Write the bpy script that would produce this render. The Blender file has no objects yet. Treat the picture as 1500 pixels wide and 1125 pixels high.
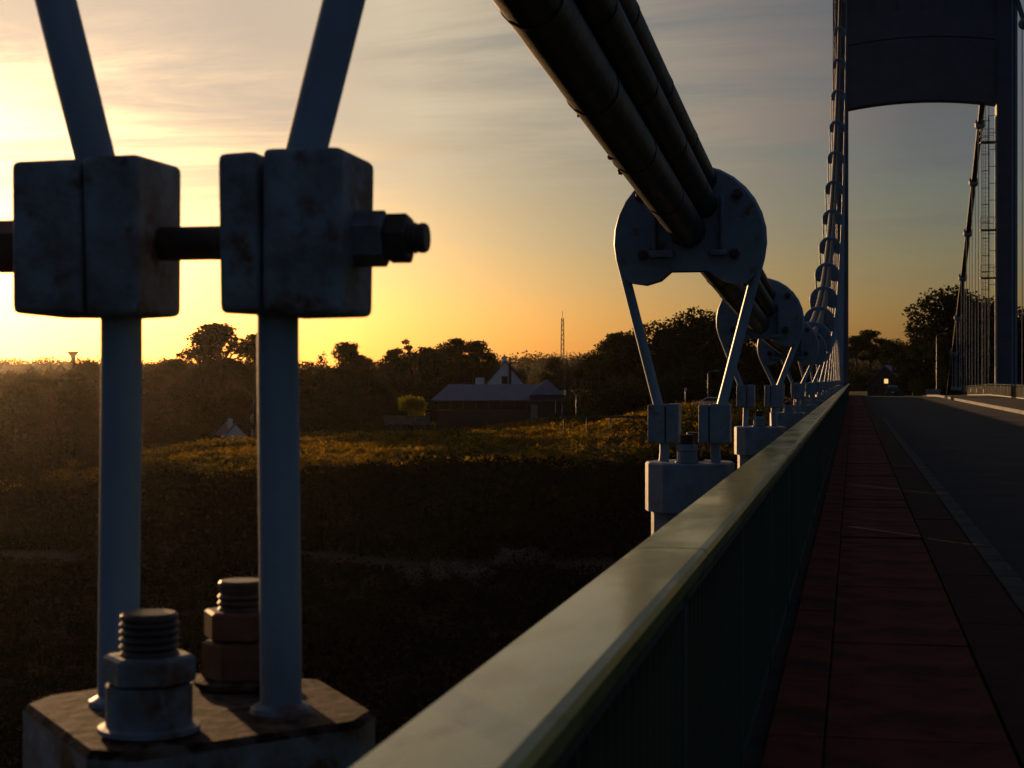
import bpy, bmesh, math, random
import numpy as np
from mathutils import Vector, Matrix

R = math.radians
sc = bpy.context.scene
C = sc.collection

# ------------------------------------------------------------------ camera
EYE = 1.39                      # metres above the deck
FPX = 2400.0                    # focal length in pixels of the 1500 px photograph
VPX, HOR = 1250.0, 556.0        # vanishing point of the bridge axis (+Y), horizon
TH = math.atan((VPX - 750) / FPX)
CT, ST = math.cos(TH), math.sin(TH)
cam = bpy.data.cameras.new('camera')
cam_o = bpy.data.objects.new('camera', cam); C.objects.link(cam_o); sc.camera = cam_o
cam_o.location = (0, 0, EYE)
cam_o.rotation_euler = (R(90), 0, TH)
cam.sensor_width = 36
cam.lens = FPX / 1500 * 36
cam.shift_y = -(562.5 - HOR) / 1500
cam.clip_start = .05
cam.clip_end = 20000
cam.dof.use_dof = True
cam.dof.focus_distance = 14.0
cam.dof.aperture_fstop = 9.0

# ------------------------------------------------------------------ sky and sun
SUN_AZ, SUN_EL = R(34), R(6.2)      # left of the bridge axis, above the horizon
world = bpy.data.worlds.new('World'); sc.world = world; world.use_nodes = True
nt = world.node_tree; N = nt.nodes; LK = nt.links
sky = N.new('ShaderNodeTexSky'); sky.sky_type = 'NISHITA'; sky.sun_disc = False
sky.sun_elevation = SUN_EL; sky.sun_rotation = -SUN_AZ
sky.air_density = 1.0; sky.dust_density = 1.5; sky.ozone_density = 3.0
gm = N.new('ShaderNodeGamma'); gm.inputs[1].default_value = 1.5
LK.new(sky.outputs[0], gm.inputs[0])
tint = N.new('ShaderNodeMix'); tint.data_type = 'RGBA'; tint.blend_type = 'MULTIPLY'
tint.inputs[0].default_value = 1.0
LK.new(gm.outputs[0], tint.inputs[6]); tint.inputs[7].default_value = (1.0, .83, .73, 1)
# thin high cloud: noise on a flat layer seen in perspective
tc = N.new('ShaderNodeTexCoord')
sep = N.new('ShaderNodeSeparateXYZ'); LK.new(tc.outputs['Generated'], sep.inputs[0])
def wmath(op, a, b=None, clamp=False):
    m = N.new('ShaderNodeMath'); m.operation = op; m.use_clamp = clamp
    for i, v in enumerate((a, b)):
        if v is None: continue
        if isinstance(v, (int, float)): m.inputs[i].default_value = v
        else: LK.new(v, m.inputs[i])
    return m.outputs[0]
zz = wmath('ADD', wmath('MAXIMUM', sep.outputs[2], 0.0), .06)
cu = wmath('DIVIDE', sep.outputs[0], zz); cv = wmath('DIVIDE', sep.outputs[1], zz)
cmb = N.new('ShaderNodeCombineXYZ'); LK.new(cu, cmb.inputs[0]); LK.new(cv, cmb.inputs[1])
mp = N.new('ShaderNodeMapping'); LK.new(cmb.outputs[0], mp.inputs[0])
mp.inputs['Rotation'].default_value = (0, 0, R(24)); mp.inputs['Scale'].default_value = (.36, .85, 1)
mp.inputs['Location'].default_value = (10.04, 19.64, 0)
nz = N.new('ShaderNodeTexNoise'); LK.new(mp.outputs[0], nz.inputs[0])
nz.inputs['Scale'].default_value = 1.0; nz.inputs['Detail'].default_value = 7; nz.inputs['Roughness'].default_value = .66
nz.inputs['Distortion'].default_value = .7
cmask = N.new('ShaderNodeMapRange'); LK.new(nz.outputs[0], cmask.inputs[0])
cmask.inputs[1].default_value = .34; cmask.inputs[2].default_value = .62
cmask.inputs[3].default_value = 0; cmask.inputs[4].default_value = .85
cmask.interpolation_type = 'SMOOTHSTEP'
cl = N.new('ShaderNodeMix'); cl.data_type = 'RGBA'; cl.blend_type = 'MIX'
lowf = N.new('ShaderNodeMapRange'); LK.new(sep.outputs[2], lowf.inputs[0]); lowf.interpolation_type = 'SMOOTHSTEP'
lowf.inputs[1].default_value = .035; lowf.inputs[2].default_value = .17      # the cloud sheet thins out towards the horizon
LK.new(wmath('MULTIPLY', cmask.outputs[0], lowf.outputs[0]), cl.inputs[0])
# thin cloud scatters the sun forward: bright cream towards the sun, grey away from it
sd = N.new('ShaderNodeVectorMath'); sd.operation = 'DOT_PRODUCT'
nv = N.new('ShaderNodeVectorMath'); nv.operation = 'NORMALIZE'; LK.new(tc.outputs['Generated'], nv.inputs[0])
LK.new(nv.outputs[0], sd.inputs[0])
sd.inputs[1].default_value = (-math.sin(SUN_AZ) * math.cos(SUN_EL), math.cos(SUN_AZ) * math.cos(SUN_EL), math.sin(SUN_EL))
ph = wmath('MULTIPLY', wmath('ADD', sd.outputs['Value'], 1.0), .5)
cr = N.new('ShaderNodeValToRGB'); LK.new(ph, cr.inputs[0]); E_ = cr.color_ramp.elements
stops = [(0, (.06, .085, .14)), (.75, (.08, .095, .135)), (.905, (.13, .125, .13)), (.928, (.28, .22, .18)), (.955, (.50, .41, .29)), (.973, (.72, .60, .41)), (.985, (.60, .475, .37)), (1.0, (.72, .58, .43))]  # stops away from the sun raised, out of view, to brighten the foreground
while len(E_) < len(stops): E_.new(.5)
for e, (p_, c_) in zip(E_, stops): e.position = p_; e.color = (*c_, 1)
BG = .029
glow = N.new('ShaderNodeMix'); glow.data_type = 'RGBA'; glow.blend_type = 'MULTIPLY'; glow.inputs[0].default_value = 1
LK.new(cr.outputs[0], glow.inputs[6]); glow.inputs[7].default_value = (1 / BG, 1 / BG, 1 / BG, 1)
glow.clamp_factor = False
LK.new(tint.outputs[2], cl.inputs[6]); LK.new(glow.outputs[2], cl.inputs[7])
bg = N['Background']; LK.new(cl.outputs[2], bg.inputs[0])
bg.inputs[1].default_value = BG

sun = bpy.data.lights.new('sun', 'SUN'); sun.energy = 3.1; sun.angle = R(.6); sun.color = (1, .58, .26)
sun_o = bpy.data.objects.new('sun', sun); C.objects.link(sun_o)
SUN_DIR = Vector((-math.sin(SUN_AZ) * math.cos(SUN_EL), math.cos(SUN_AZ) * math.cos(SUN_EL), math.sin(SUN_EL)))
sun_o.rotation_euler = SUN_DIR.to_track_quat('Z', 'Y').to_euler()
sun_o.location = SUN_DIR * 60

sc.view_settings.view_transform = 'Standard'; sc.view_settings.look = 'None'
sc.view_settings.gamma = 1; sc.view_settings.use_curve_mapping = False
sc.view_settings.exposure = 0
sc.render.engine = 'CYCLES'
sc.cycles.use_denoising = True
sc.cycles.max_bounces = 6; sc.cycles.volume_bounces = 0
sc.cycles.caustics_reflective = False; sc.cycles.caustics_refractive = False

# ------------------------------------------------------------------ helpers
rng = random.Random(7)
nrng = np.random.default_rng(11)

def at(px, zc):
    """ground position (X, Y) of a photo column at camera depth zc"""
    xc = (px - 750) / FPX * zc
    return (xc * CT - zc * ST, xc * ST + zc * CT)
def zpx(py, zc):
    return EYE + (HOR - py) / FPX * zc

def setp(o, label=None, cat=None, group=None, kind=None):
    if label: o['label'] = label
    if cat: o['category'] = cat
    if group: o['group'] = group
    if kind: o['kind'] = kind
    return o
def empty(name, loc=(0, 0, 0), rz=0, parent=None):
    o = bpy.data.objects.new(name, None); C.objects.link(o)
    o.empty_display_size = .2
    o.location = loc; o.rotation_euler = (0, 0, rz)
    if parent: o.parent = parent
    return o
def link(name, me, parent=None, loc=(0, 0, 0), rot=(0, 0, 0), scale=(1, 1, 1)):
    o = bpy.data.objects.new(name, me); C.objects.link(o)
    o.location = loc; o.rotation_euler = rot; o.scale = scale
    if parent: o.parent = parent
    return o
def copy_tree(o, parent=None):
    c = o.copy(); C.objects.link(c); c.parent = parent
    for ch in o.children:
        copy_tree(ch, c)
    return c

class MB:
    def __init__(s): s.v = []; s.f = []
    def add(s, vs, fs):
        n = len(s.v); s.v += [tuple(v) for v in vs]; s.f += [tuple(i + n for i in f) for f in fs]; return s
    def box(s, x0, x1, y0, y1, z0, z1, M=None):
        vs = [(x, y, z) for z in (z0, z1) for y in (y0, y1) for x in (x0, x1)]
        if M: vs = [M @ Vector(v) for v in vs]
        return s.add(vs, [(0, 2, 3, 1), (4, 5, 7, 6), (0, 1, 5, 4), (2, 6, 7, 3), (0, 4, 6, 2), (1, 3, 7, 5)])
    def bbox(s, x0, x1, y0, y1, z0, z1, b=.01, seg=2, M=None, jit=0):
        bm = bmesh.new(); bmesh.ops.create_cube(bm, size=1)
        for v in bm.verts:
            v.co = Vector(((x0 + x1) / 2 + v.co.x * (x1 - x0), (y0 + y1) / 2 + v.co.y * (y1 - y0), (z0 + z1) / 2 + v.co.z * (z1 - z0)))
            if jit: v.co += Vector([rng.uniform(-jit, jit) for _ in range(3)])
        bmesh.ops.bevel(bm, geom=list(bm.edges), offset=b, segments=seg, profile=.6, affect='EDGES')
        bm.verts.index_update()
        vs = [(M @ v.co if M else v.co.copy()) for v in bm.verts]
        fs = [[v.index for v in f.verts] for f in bm.faces]
        bm.free(); return s.add(vs, fs)
    def lathe(s, prof, seg=24, M=None, ph=0.0):
        """profile (r, z) turned about Z"""
        vs = []
        for r, z in prof:
            for k in range(seg):
                a = ph + 2 * math.pi * k / seg
                vs.append(Vector((r * math.cos(a), r * math.sin(a), z)))
        if M: vs = [M @ v for v in vs]
        fs = []
        for i in range(len(prof) - 1):
            for k in range(seg):
                k2 = (k + 1) % seg
                fs.append((i * seg + k, i * seg + k2, (i + 1) * seg + k2, (i + 1) * seg + k))
        fs.append(tuple(range(seg))[::-1]); fs.append(tuple((len(prof) - 1) * seg + k for k in range(seg)))
        return s.add(vs, fs)
    def tube(s, pts, rad, seg=10, cap=True):
        pts = [Vector(p) for p in pts]; n = len(pts)
        if not isinstance(rad, (list, tuple)): rad = [rad] * n
        tg = [(pts[min(i + 1, n - 1)] - pts[max(i - 1, 0)]).normalized() for i in range(n)]
        up = Vector((0, 0, 1)) if abs(tg[0].z) < .9 else Vector((0, 1, 0))
        u = tg[0].cross(up).normalized(); vs = []
        for i in range(n):
            u = (u - tg[i] * u.dot(tg[i])).normalized(); w = tg[i].cross(u)
            for k in range(seg):
                a = 2 * math.pi * k / seg
                vs.append(pts[i] + (u * math.cos(a) + w * math.sin(a)) * rad[i])
        fs = [(i * seg + k, i * seg + (k + 1) % seg, (i + 1) * seg + (k + 1) % seg, (i + 1) * seg + k) for i in range(n - 1) for k in range(seg)]
        if cap:
            fs.append(tuple(range(seg))[::-1]); fs.append(tuple((n - 1) * seg + k for k in range(seg)))
        return s.add(vs, fs)
    def prism(s, poly, d0, d1, M=None):
        """2-D outline (x, z) extruded along y from d0 to d1"""
        n = len(poly)
        vs = [Vector((x, d, z)) for d in (d0, d1) for x, z in poly]
        if M: vs = [M @ v for v in vs]
        fs = [tuple(range(n)), tuple(range(2 * n - 1, n - 1, -1))]
        fs += [(i, n + i, n + (i + 1) % n, (i + 1) % n) for i in range(n)]
        return s.add(vs, fs)
    def mesh(s, name, mat, smooth=None):
        me = bpy.data.meshes.new(name); me.from_pydata(s.v, [], s.f); me.materials.append(mat)
        bm = bmesh.new(); bm.from_mesh(me); bmesh.ops.recalc_face_normals(bm, faces=bm.faces); bm.to_mesh(me); bm.free()
        if smooth:
            me.polygons.foreach_set('use_smooth', [True] * len(me.polygons)); me.set_sharp_from_angle(angle=R(smooth))
        me.update(); return me
    def build(s, name, mat, parent=None, smooth=None, **k):
        return link(name, s.mesh(name, mat, smooth), parent, **k)

def quads_mesh(name, V, mat, per=4, tone=None):
    """V: (n, per, 3) loose faces, fast"""
    n = len(V); me = bpy.data.meshes.new(name)
    me.vertices.add(n * per); me.vertices.foreach_set('co', np.asarray(V, np.float32).ravel())
    me.loops.add(n * per); me.loops.foreach_set('vertex_index', np.arange(n * per, dtype=np.int32))
    me.polygons.add(n); me.polygons.foreach_set('loop_start', np.arange(0, n * per, per, dtype=np.int32))
    me.materials.append(mat); me.update(calc_edges=True)
    at_ = me.attributes.new('tone', 'FLOAT', 'FACE')
    at_.data.foreach_set('value', np.asarray(nrng.uniform(0, 1, n) if tone is None else tone, np.float32)); return me

# ------------------------------------------------------------------ materials
def mat(name, base, rough=.6, metal=0, spec=.5):
    m = bpy.data.materials.new(name); m.use_nodes = True
    p = m.node_tree.nodes['Principled BSDF']
    p.inputs['Base Color'].default_value = (*base, 1); p.inputs['Roughness'].default_value = rough
    p.inputs['Metallic'].default_value = metal; p.inputs['Specular IOR Level'].default_value = spec
    return m
def noise_on(m, c2, scale=6, lo=.4, hi=.6, detail=6, bump=0, bscale=None, bdist=.01, rough2=None, stretch=None, c3=None, lo3=.62, hi3=.68, s3=None):
    """mix a second (and third) colour in by noise, add relief"""
    n = m.node_tree.nodes; l = m.node_tree.links; p = n['Principled BSDF']
    t = n.new('ShaderNodeTexCoord'); src = t.outputs['Object']
    if stretch:
        mpn = n.new('ShaderNodeMapping'); mpn.inputs['Scale'].default_value = stretch; l.new(src, mpn.inputs[0]); src = mpn.outputs[0]
    def nz(sca, det):
        x = n.new('ShaderNodeTexNoise'); l.new(src, x.inputs[0]); x.inputs['Scale'].default_value = sca; x.inputs['Detail'].default_value = det
        x.inputs['Roughness'].default_value = .62; return x.outputs[0]
    def rng_(s_, a, b):
        r = n.new('ShaderNodeMapRange'); l.new(s_, r.inputs[0]); r.inputs[1].default_value = a; r.inputs[2].default_value = b; return r.outputs[0]
    f = rng_(nz(scale, detail), lo, hi)
    mx = n.new('ShaderNodeMix'); mx.data_type = 'RGBA'; l.new(f, mx.inputs[0])
    mx.inputs[6].default_value = p.inputs['Base Color'].default_value; mx.inputs[7].default_value = (*c2, 1)
    out = mx.outputs[2]
    if c3:
        f3 = rng_(nz(s3 or scale * 2.3, 8), lo3, hi3)
        m3 = n.new('ShaderNodeMix'); m3.data_type = 'RGBA'; l.new(f3, m3.inputs[0]); l.new(out, m3.inputs[6]); m3.inputs[7].default_value = (*c3, 1)
        out = m3.outputs[2]
    l.new(out, p.inputs['Base Color'])
    if rough2 is not None:
        rr = n.new('ShaderNodeMapRange'); l.new(f, rr.inputs[0]); rr.inputs[3].default_value = p.inputs['Roughness'].default_value; rr.inputs[4].default_value = rough2
        l.new(rr.outputs[0], p.inputs['Roughness'])
    if bump:
        b = n.new('ShaderNodeBump'); b.inputs['Strength'].default_value = bump; b.inputs['Distance'].default_value = bdist
        l.new(nz(bscale or scale * 3, 8), b.inputs['Height']); l.new(b.outputs[0], p.inputs['Normal'])
    return m

RUST = (.17, .065, .025)
M = {}
M['paint'] = noise_on(mat('blue_grey_paint', (.22, .26, .33), .5), (.15, .175, .21), 6, .38, .66, bump=.6, bscale=24, bdist=.006, c3=RUST, lo3=.60, hi3=.70, s3=8)
M['rope'] = noise_on(mat('painted_rope', (.25, .35, .47), .48), (.16, .20, .25), 5, .35, .7, bump=.3, bscale=45, bdist=.003, stretch=(1, 1, .35), c3=RUST, lo3=.70, hi3=.75, s3=12)
M['plate'] = noise_on(mat('weathered_plate', (.135, .095, .072), .85, 0, .15), (.06, .03, .018), 11, .42, .58, bump=.9, bscale=26, bdist=.012, c3=(.02, .010, .007), lo3=.50, hi3=.57, s3=20)
M['worn'] = noise_on(mat('worn_blue_grey_paint', (.23, .265, .32), .55), (.13, .12, .115), 9, .40, .62, bump=.8, bscale=22, bdist=.008, c3=(.11, .045, .02), lo3=.53, hi3=.63, s3=10)
M['rust_nut'] = noise_on(mat('rusty_nut', (.15, .075, .048), .6), (.12, .04, .016), 14, .4, .6, bump=.4, bscale=70, bdist=.003)
M['rust_bolt'] = noise_on(mat('rusty_bolt', (.075, .042, .028), .5), (.04, .025, .02), 20, .4, .6, bump=.4, bscale=90, bdist=.002)
M['cable'] = noise_on(mat('bitumen_cable', (.009, .009, .011), .5), (.014, .014, .015), 5, .4, .65, bump=.5, bscale=16, bdist=.012, rough2=.6)
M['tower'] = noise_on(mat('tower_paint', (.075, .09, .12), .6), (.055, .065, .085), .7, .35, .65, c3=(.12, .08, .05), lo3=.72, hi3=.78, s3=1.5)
M['rail'] = noise_on(mat('pale_green_rail_paint', (.14, .20, .045), .16, 0, .3), (.185, .225, .07), 5, .4, .62, bump=.06, bscale=30, bdist=.002, rough2=.27, stretch=(1, .35, 1), c3=(.045, .05, .022), lo3=.54, hi3=.68, s3=12)
M['green'] = noise_on(mat('dark_green_paint', (.014, .04, .028), .6), (.02, .045, .03), 8)
M['slab'] = noise_on(mat('red_paving', (.15, .032, .02), .95, 0, .12), (.055, .014, .010), 2.2, .40, .60, bump=.4, bscale=90, bdist=.003)  # dark noise patches: stains plus shade bands of the hangers, put into the colour
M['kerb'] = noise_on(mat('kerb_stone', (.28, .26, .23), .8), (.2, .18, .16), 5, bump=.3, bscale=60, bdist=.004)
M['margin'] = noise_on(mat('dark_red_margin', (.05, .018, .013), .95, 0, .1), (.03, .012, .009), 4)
M['kerb_dark'] = noise_on(mat('dark_kerb_stone', (.06, .056, .052), .95, 0, .12), (.04, .036, .033), 5, bump=.3, bscale=60, bdist=.004)  # darker copy of the kerb stone, for the walkway side
M['asphalt'] = noise_on(mat('asphalt', (.03, .03, .035), .95, 0, .1), (.02, .02, .024), 1.2, .35, .65, bump=.35, bscale=140, bdist=.004)
M['concrete'] = noise_on(mat('concrete', (.26, .25, .23), .85), (.19, .18, .165), 2, bump=.2)
M['line'] = noise_on(mat('road_line', (.7, .7, .68), .7), (.45, .45, .43), 9, .45, .65)
M['steel'] = noise_on(mat('galvanised_steel', (.30, .30, .29), .5, .3), (.2, .2, .19), 6)
M['ladder'] = mat('dark_ladder_paint', (.05, .05, .055), .6)
M['white'] = noise_on(mat('white_render', (.82, .81, .79), .8), (.72, .70, .66), 1.2)
M['slate'] = noise_on(mat('slate_roof', (.12, .135, .21), .5), (.08, .09, .14), 2.5, .4, .6, bump=.3, bscale=9, bdist=.03)
M['timber'] = noise_on(mat('dark_timber', (.075, .05, .035), .7), (.05, .035, .026), 3)
M['stone'] = noise_on(mat('stone_wall', (.24, .19, .15), .85), (.16, .12, .1), 2)
M['dark'] = mat('dark_opening', (.015, .015, .018), .3)
M['glass'] = mat('window_glass', (.03, .035, .04), .08)
M['rubber'] = mat('tyre_rubber', (.02, .02, .02), .8)
M['carpaint'] = mat('dark_car_paint', (.03, .032, .04), .25)
M['carwhite'] = mat('pale_car_paint', (.55, .55, .53), .3)
M['bark'] = noise_on(mat('bark', (.07, .05, .038), .9), (.045, .033, .027), 3, stretch=(1, 1, .3))
M['ground'] = noise_on(mat('heath_soil', (.035, .032, .016), .95, 0, .1), (.05, .036, .018), .25, .4, .6, c3=(.022, .025, .013), lo3=.5, hi3=.62, s3=.07)
M['path'] = noise_on(mat('sandy_path', (.065, .055, .042), .95, 0, .1), (.04, .034, .027), 1.5)
M['lawn'] = noise_on(mat('mown_grass', (.05, .075, .025), .9), (.07, .08, .03), .6)
M['water'] = mat('river_water', (.02, .03, .035), .08)
def emit(name, col, st):
    m = mat(name, (0, 0, 0), .5); p = m.node_tree.nodes['Principled BSDF']
    p.inputs['Emission Color'].default_value = (*col, 1); p.inputs['Emission Strength'].default_value = st; return m
M['lit'] = emit('glowing_pane', (1, .60, .20), 1.1)  # emissive panes; at the wayside house they imitate a sun glint
M['tail'] = emit('tail_lamp', (1, .16, .04), 1.2)
def leaf(name, cols, trans=.35, pos=None):
    m = bpy.data.materials.new(name); m.use_nodes = True; n = m.node_tree.nodes; l = m.node_tree.links
    n.remove(n['Principled BSDF'])
    g = n.new('ShaderNodeNewGeometry'); r = n.new('ShaderNodeValToRGB'); 
    an = n.new('ShaderNodeAttribute'); an.attribute_name = 'tone'
    mixf = n.new('ShaderNodeMix'); mixf.inputs[0].default_value = .32
    l.new(an.outputs['Fac'], mixf.inputs[2]); l.new(g.outputs['Random Per Island'], mixf.inputs[3]); l.new(mixf.outputs[0], r.inputs[0])
    el = r.color_ramp.elements
    while len(el) < len(cols): el.new(.5)
    for i, c in enumerate(cols):
        el[i].position = pos[i] if pos else i / max(1, len(cols) - 1); el[i].color = (*c, 1)
    d = n.new('ShaderNodeBsdfDiffuse'); t = n.new('ShaderNodeBsdfTranslucent'); mx = n.new('ShaderNodeMixShader'); mx.inputs[0].default_value = trans
    l.new(r.outputs[0], d.inputs[0]); l.new(r.outputs[0], t.inputs[0]); l.new(d.outputs[0], mx.inputs[1]); l.new(t.outputs[0], mx.inputs[2])
    l.new(mx.outputs[0], n['Material Output'].inputs[0]); return m
M['oak'] = leaf('broad_leaves', [(.022, .03, .010), (.036, .042, .014), (.055, .052, .018)], .12)
M['pine'] = leaf('pine_needles', [(.022, .034, .015), (.038, .05, .02), (.06, .062, .024)], .2)
M['bare'] = leaf('bare_twigs', [(.06, .042, .026), (.09, .06, .034), (.11, .085, .04)], .15)
M['spring'] = leaf('spring_leaves', [(.06, .07, .02), (.10, .10, .025), (.14, .12, .03)], .4)
M['yellow'] = leaf('yellow_hedge', [(.20, .20, .02), (.33, .29, .03), (.48, .36, .04)], .55)
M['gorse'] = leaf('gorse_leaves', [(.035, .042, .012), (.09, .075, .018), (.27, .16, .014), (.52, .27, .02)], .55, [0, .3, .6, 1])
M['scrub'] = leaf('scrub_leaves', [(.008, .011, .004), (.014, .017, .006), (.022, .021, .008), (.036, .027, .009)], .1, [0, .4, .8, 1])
M['blossom'] = leaf('pale_blossom', [(.07, .065, .06), (.14, .13, .125), (.24, .23, .23)], .3)
M['wood_far'] = leaf('far_wood', [(.04, .045, .018), (.07, .06, .026), (.09, .07, .03)], .25)

# ------------------------------------------------------------------ terrain
PY = np.array([-400, 55, 75, 100, 120, 140, 160, 178, 190, 215, 290, 350, 500, 800, 1400, 3200], float)
PZ = np.array([-47, -46.5, -35, -25.5, -20.3, -15.8, -12.4, -9.9, -8.7, -8.1, -6.8, -6.2, -4.5, 0, 13, 24], float)
GX = np.array([-3000, -400, -150, -110, -90, -40, 0, 60, 3000], float)
GZ = np.array([-6, -8, -8.5, -5.6, -2.7, 0, 1.5, 3, 5], float)
def sstep(a, b, x):
    t = np.clip((x - a) / (b - a), 0, 1); return t * t * (3 - 2 * t)
def road_z(Y):
    return -.0095 * np.maximum(0, np.asarray(Y, float) - 152)
def road_x(Y):
    return -.0045 * np.maximum(0, np.asarray(Y, float) - 262) ** 2
def smooth_interp(x, xs, ys, w):
    return (np.interp(x - w, xs, ys) + np.interp(x + w, xs, ys) + 2 * np.interp(x, xs, ys) + np.interp(x - w / 2, xs, ys) * 2 + np.interp(x + w / 2, xs, ys) * 2) / 8
def wob(X, Y):
    return (np.sin(X * .061 + Y * .033) + np.sin(X * .027 - Y * .071 + 1.3) + .6 * np.sin(X * .17 + Y * .13 + .4) + .5 * np.sin(X * .21 - Y * .19)) * .42
def ground_z(X, Y):
    X = np.asarray(X, float); Y = np.asarray(Y, float)
    side = sstep(60, 150, Y) * (1 - .8 * sstep(600, 1400, Y))
    z = smooth_interp(Y, PY, PZ, 7) + smooth_interp(X, GX, GZ, 8) * side + wob(X, Y) * sstep(60, 110, Y)
    far = sstep(600, 1500, Y)
    z = z + far * (6 * np.sin(X * .0041 + 1.0) + 4 * np.sin(X * .0097 + Y * .002) + 3 * np.sin(X * .019 - Y * .004))
    rx = road_x(Y)
    near = sstep(-46, -15, X - rx) * (1 - sstep(46, 130, X - rx) * .0) * sstep(182, 214, Y) * (1 - sstep(480, 700, Y))
    lvl = road_z(np.minimum(Y, 420)) - 1.75 + .25
    z = z * (1 - near) + near * (lvl + 1.39 - 1.39 - .15 + sstep(20, 60, X - rx) * 2.5)
    # z so far is relative to the eye except on the embankment
    return z + EYE * (1 - near)

xs = np.unique(np.concatenate([np.linspace(-1700, -260, 45), np.linspace(-260, 60, 161), np.linspace(60, 900, 40)]))
ys = np.unique(np.concatenate([np.linspace(-150, 60, 16), np.linspace(60, 340, 150), np.linspace(340, 620, 50), np.linspace(620, 2600, 66)]))
GXX, GYY = np.meshgrid(xs, ys)
GZZ = ground_z(GXX, GYY)
nx, ny = len(xs), len(ys)
tv = np.stack([GXX, GYY, GZZ], -1).reshape(-1, 3)
idx = np.arange(nx * ny).reshape(ny, nx)
tf = np.stack([idx[:-1, :-1], idx[:-1, 1:], idx[1:, 1:], idx[1:, :-1]], -1).reshape(-1, 4)
me = bpy.data.meshes.new('hillside'); me.from_pydata(tv.tolist(), [], tf.tolist()); me.materials.append(M['ground'])
me.polygons.foreach_set('use_smooth', [True] * len(me.polygons)); me.update()
setp(link('hillside', me), kind='structure')
m = MB(); m.add([(-1700, -150, -43.6), (900, -150, -43.6), (900, 80, -43.6), (-1700, 80, -43.6)], [(0, 1, 2, 3)])
setp(m.build('river_water', M['water']), kind='structure')

# footpath across the slope
pm = MB(); pts = []
for px in range(-80, 640, 20):
    yy = 812 + 6 * math.sin(px * .012) + (px > 330) * (px - 330) * .055
    lo, hi = 90.0, 230.0
    best = None
    for zc in np.arange(110, 200, .5):
        X, Y = at(px, zc); z = float(ground_z(X, Y))
        ypx = HOR + (EYE - z) * FPX / zc
        if best is None or abs(ypx - yy) < best[0]: best = (abs(ypx - yy), X, Y, z)
    pts.append(best[1:])
vs = []; fs = []
for i, (X, Y, z) in enumerate(pts):
    for k in (-1.1, 0, 1.1):
        vs.append((X, Y + k, float(ground_z(X, Y + k)) + .09))
for i in range(len(pts) - 1):
    for k in (0, 1): fs.append((i * 3 + k, i * 3 + k + 1, i * 3 + k + 4, i * 3 + k + 3))
setp(MB().add(vs, fs).build('footpath', M['path']), kind='structure')

# ------------------------------------------------------------------ bridge deck, road, walkway
XL, XR = -.56, 12.15            # deck edges
TOWER_Y = 150.0
END_Y = 216.0
def strip(name, x0, x1, z, y0, y1, matl, step=6, thick=None, parent=None, kind='structure'):
    Ys = np.arange(y0, y1 + step * .5, step); vs = []; fs = []
    for Y in Ys:
        ox = float(road_x(Y)); zz_ = float(road_z(Y)) + z
        vs += [(x0 + ox, Y, zz_), (x1 + ox, Y, zz_)]
        if thick: vs += [(x1 + ox, Y, zz_ - thick), (x0 + ox, Y, zz_ - thick)]
    k = 4 if thick else 2
    for i in range(len(Ys) - 1):
        for e in range(k if thick else 1):
            a, b = e, (e + 1) % k
            fs.append((i * k + a, i * k + b, (i + 1) * k + b, (i + 1) * k + a))
    if thick:
        fs.append((0, 3, 2, 1)); n = (len(Ys) - 1) * k; fs.append((n, n + 1, n + 2, n + 3))
    o = MB().add(vs, fs).build(name, matl, parent)
    if kind: setp(o, kind=kind)
    return o
KERB_X = 1.06; RK = 7.25
strip('bridge_deck', XL, XR, -.17, -8, 430, M['concrete'], thick=.45)
strip('road', KERB_X, RK + .02, -.13, -8, 430, M['asphalt'])
# kerb stones
km = MB().bbox(-.075, .075, -.497, .497, -.15, .012, b=.008).mesh('kerb_stone', M['kerb_dark'], 40)
kerb = setp(strip('kerb', KERB_X - .12, KERB_X - .03, -.02, -8, 250, M['kerb_dark'], thick=.12), kind='structure')
for i in range(60):
    Y = -.6 + i * .5 * 2
    o = link('kerb_stone', km, kerb, (KERB_X, Y, 0))
walk = strip('walkway', XL + .02, KERB_X - .075, -.035, -8, 250, M['kerb_dark'], thick=.12)
# red paving: narrow course beside the railing, wide course beside it, then a grey margin
def slab_mesh(w, l, mt): return MB().bbox(-w / 2, w / 2, -l / 2, l / 2, -.03, .0, b=.006, seg=1).mesh('paving_slab', mt)
s1 = slab_mesh(.215, 1.17, M['slab']); s2 = slab_mesh(.69, 1.17, M['slab']); s3_ = slab_mesh(.37, 2.37, M['kerb'])
Y = -1.2; i = 0
while Y < 92:
    j = rng.uniform(-.004, .004)
    link('paving_slab', s1, walk, (-.22, Y, .004 + j), (rng.uniform(-.003, .003), rng.uniform(-.006, .006), 0))
    link('paving_slab', s2, walk, (.24, Y, .004 + rng.uniform(-.006, .006)), (rng.uniform(-.006, .006), rng.uniform(-.005, .005), 0))
    Y += 1.18; i += 1
m = MB()
while Y < 148:
    m.box(-.327, -.113, Y - .585, Y + .585, -.03, .004); m.box(-.105, .585, Y - .585, Y + .585, -.03, .004); Y += 1.18
setp(m.build('paving_slab', M['slab'], walk), kind='stuff')
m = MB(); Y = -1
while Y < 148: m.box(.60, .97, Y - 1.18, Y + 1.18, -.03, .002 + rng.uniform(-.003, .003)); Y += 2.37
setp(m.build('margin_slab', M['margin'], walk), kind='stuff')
# right side: kerb in two lengths and a wide footway
strip('footway', RK + .28, XR - .02, -.01, -8, 250, M['asphalt'], thick=.12)
for (a, b, dx) in ((-8, 126, 0), (131, 176, .12)):
    strip('kerb', RK + dx, RK + dx + .15, .03, a, b, M['kerb'], thick=.18)

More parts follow.
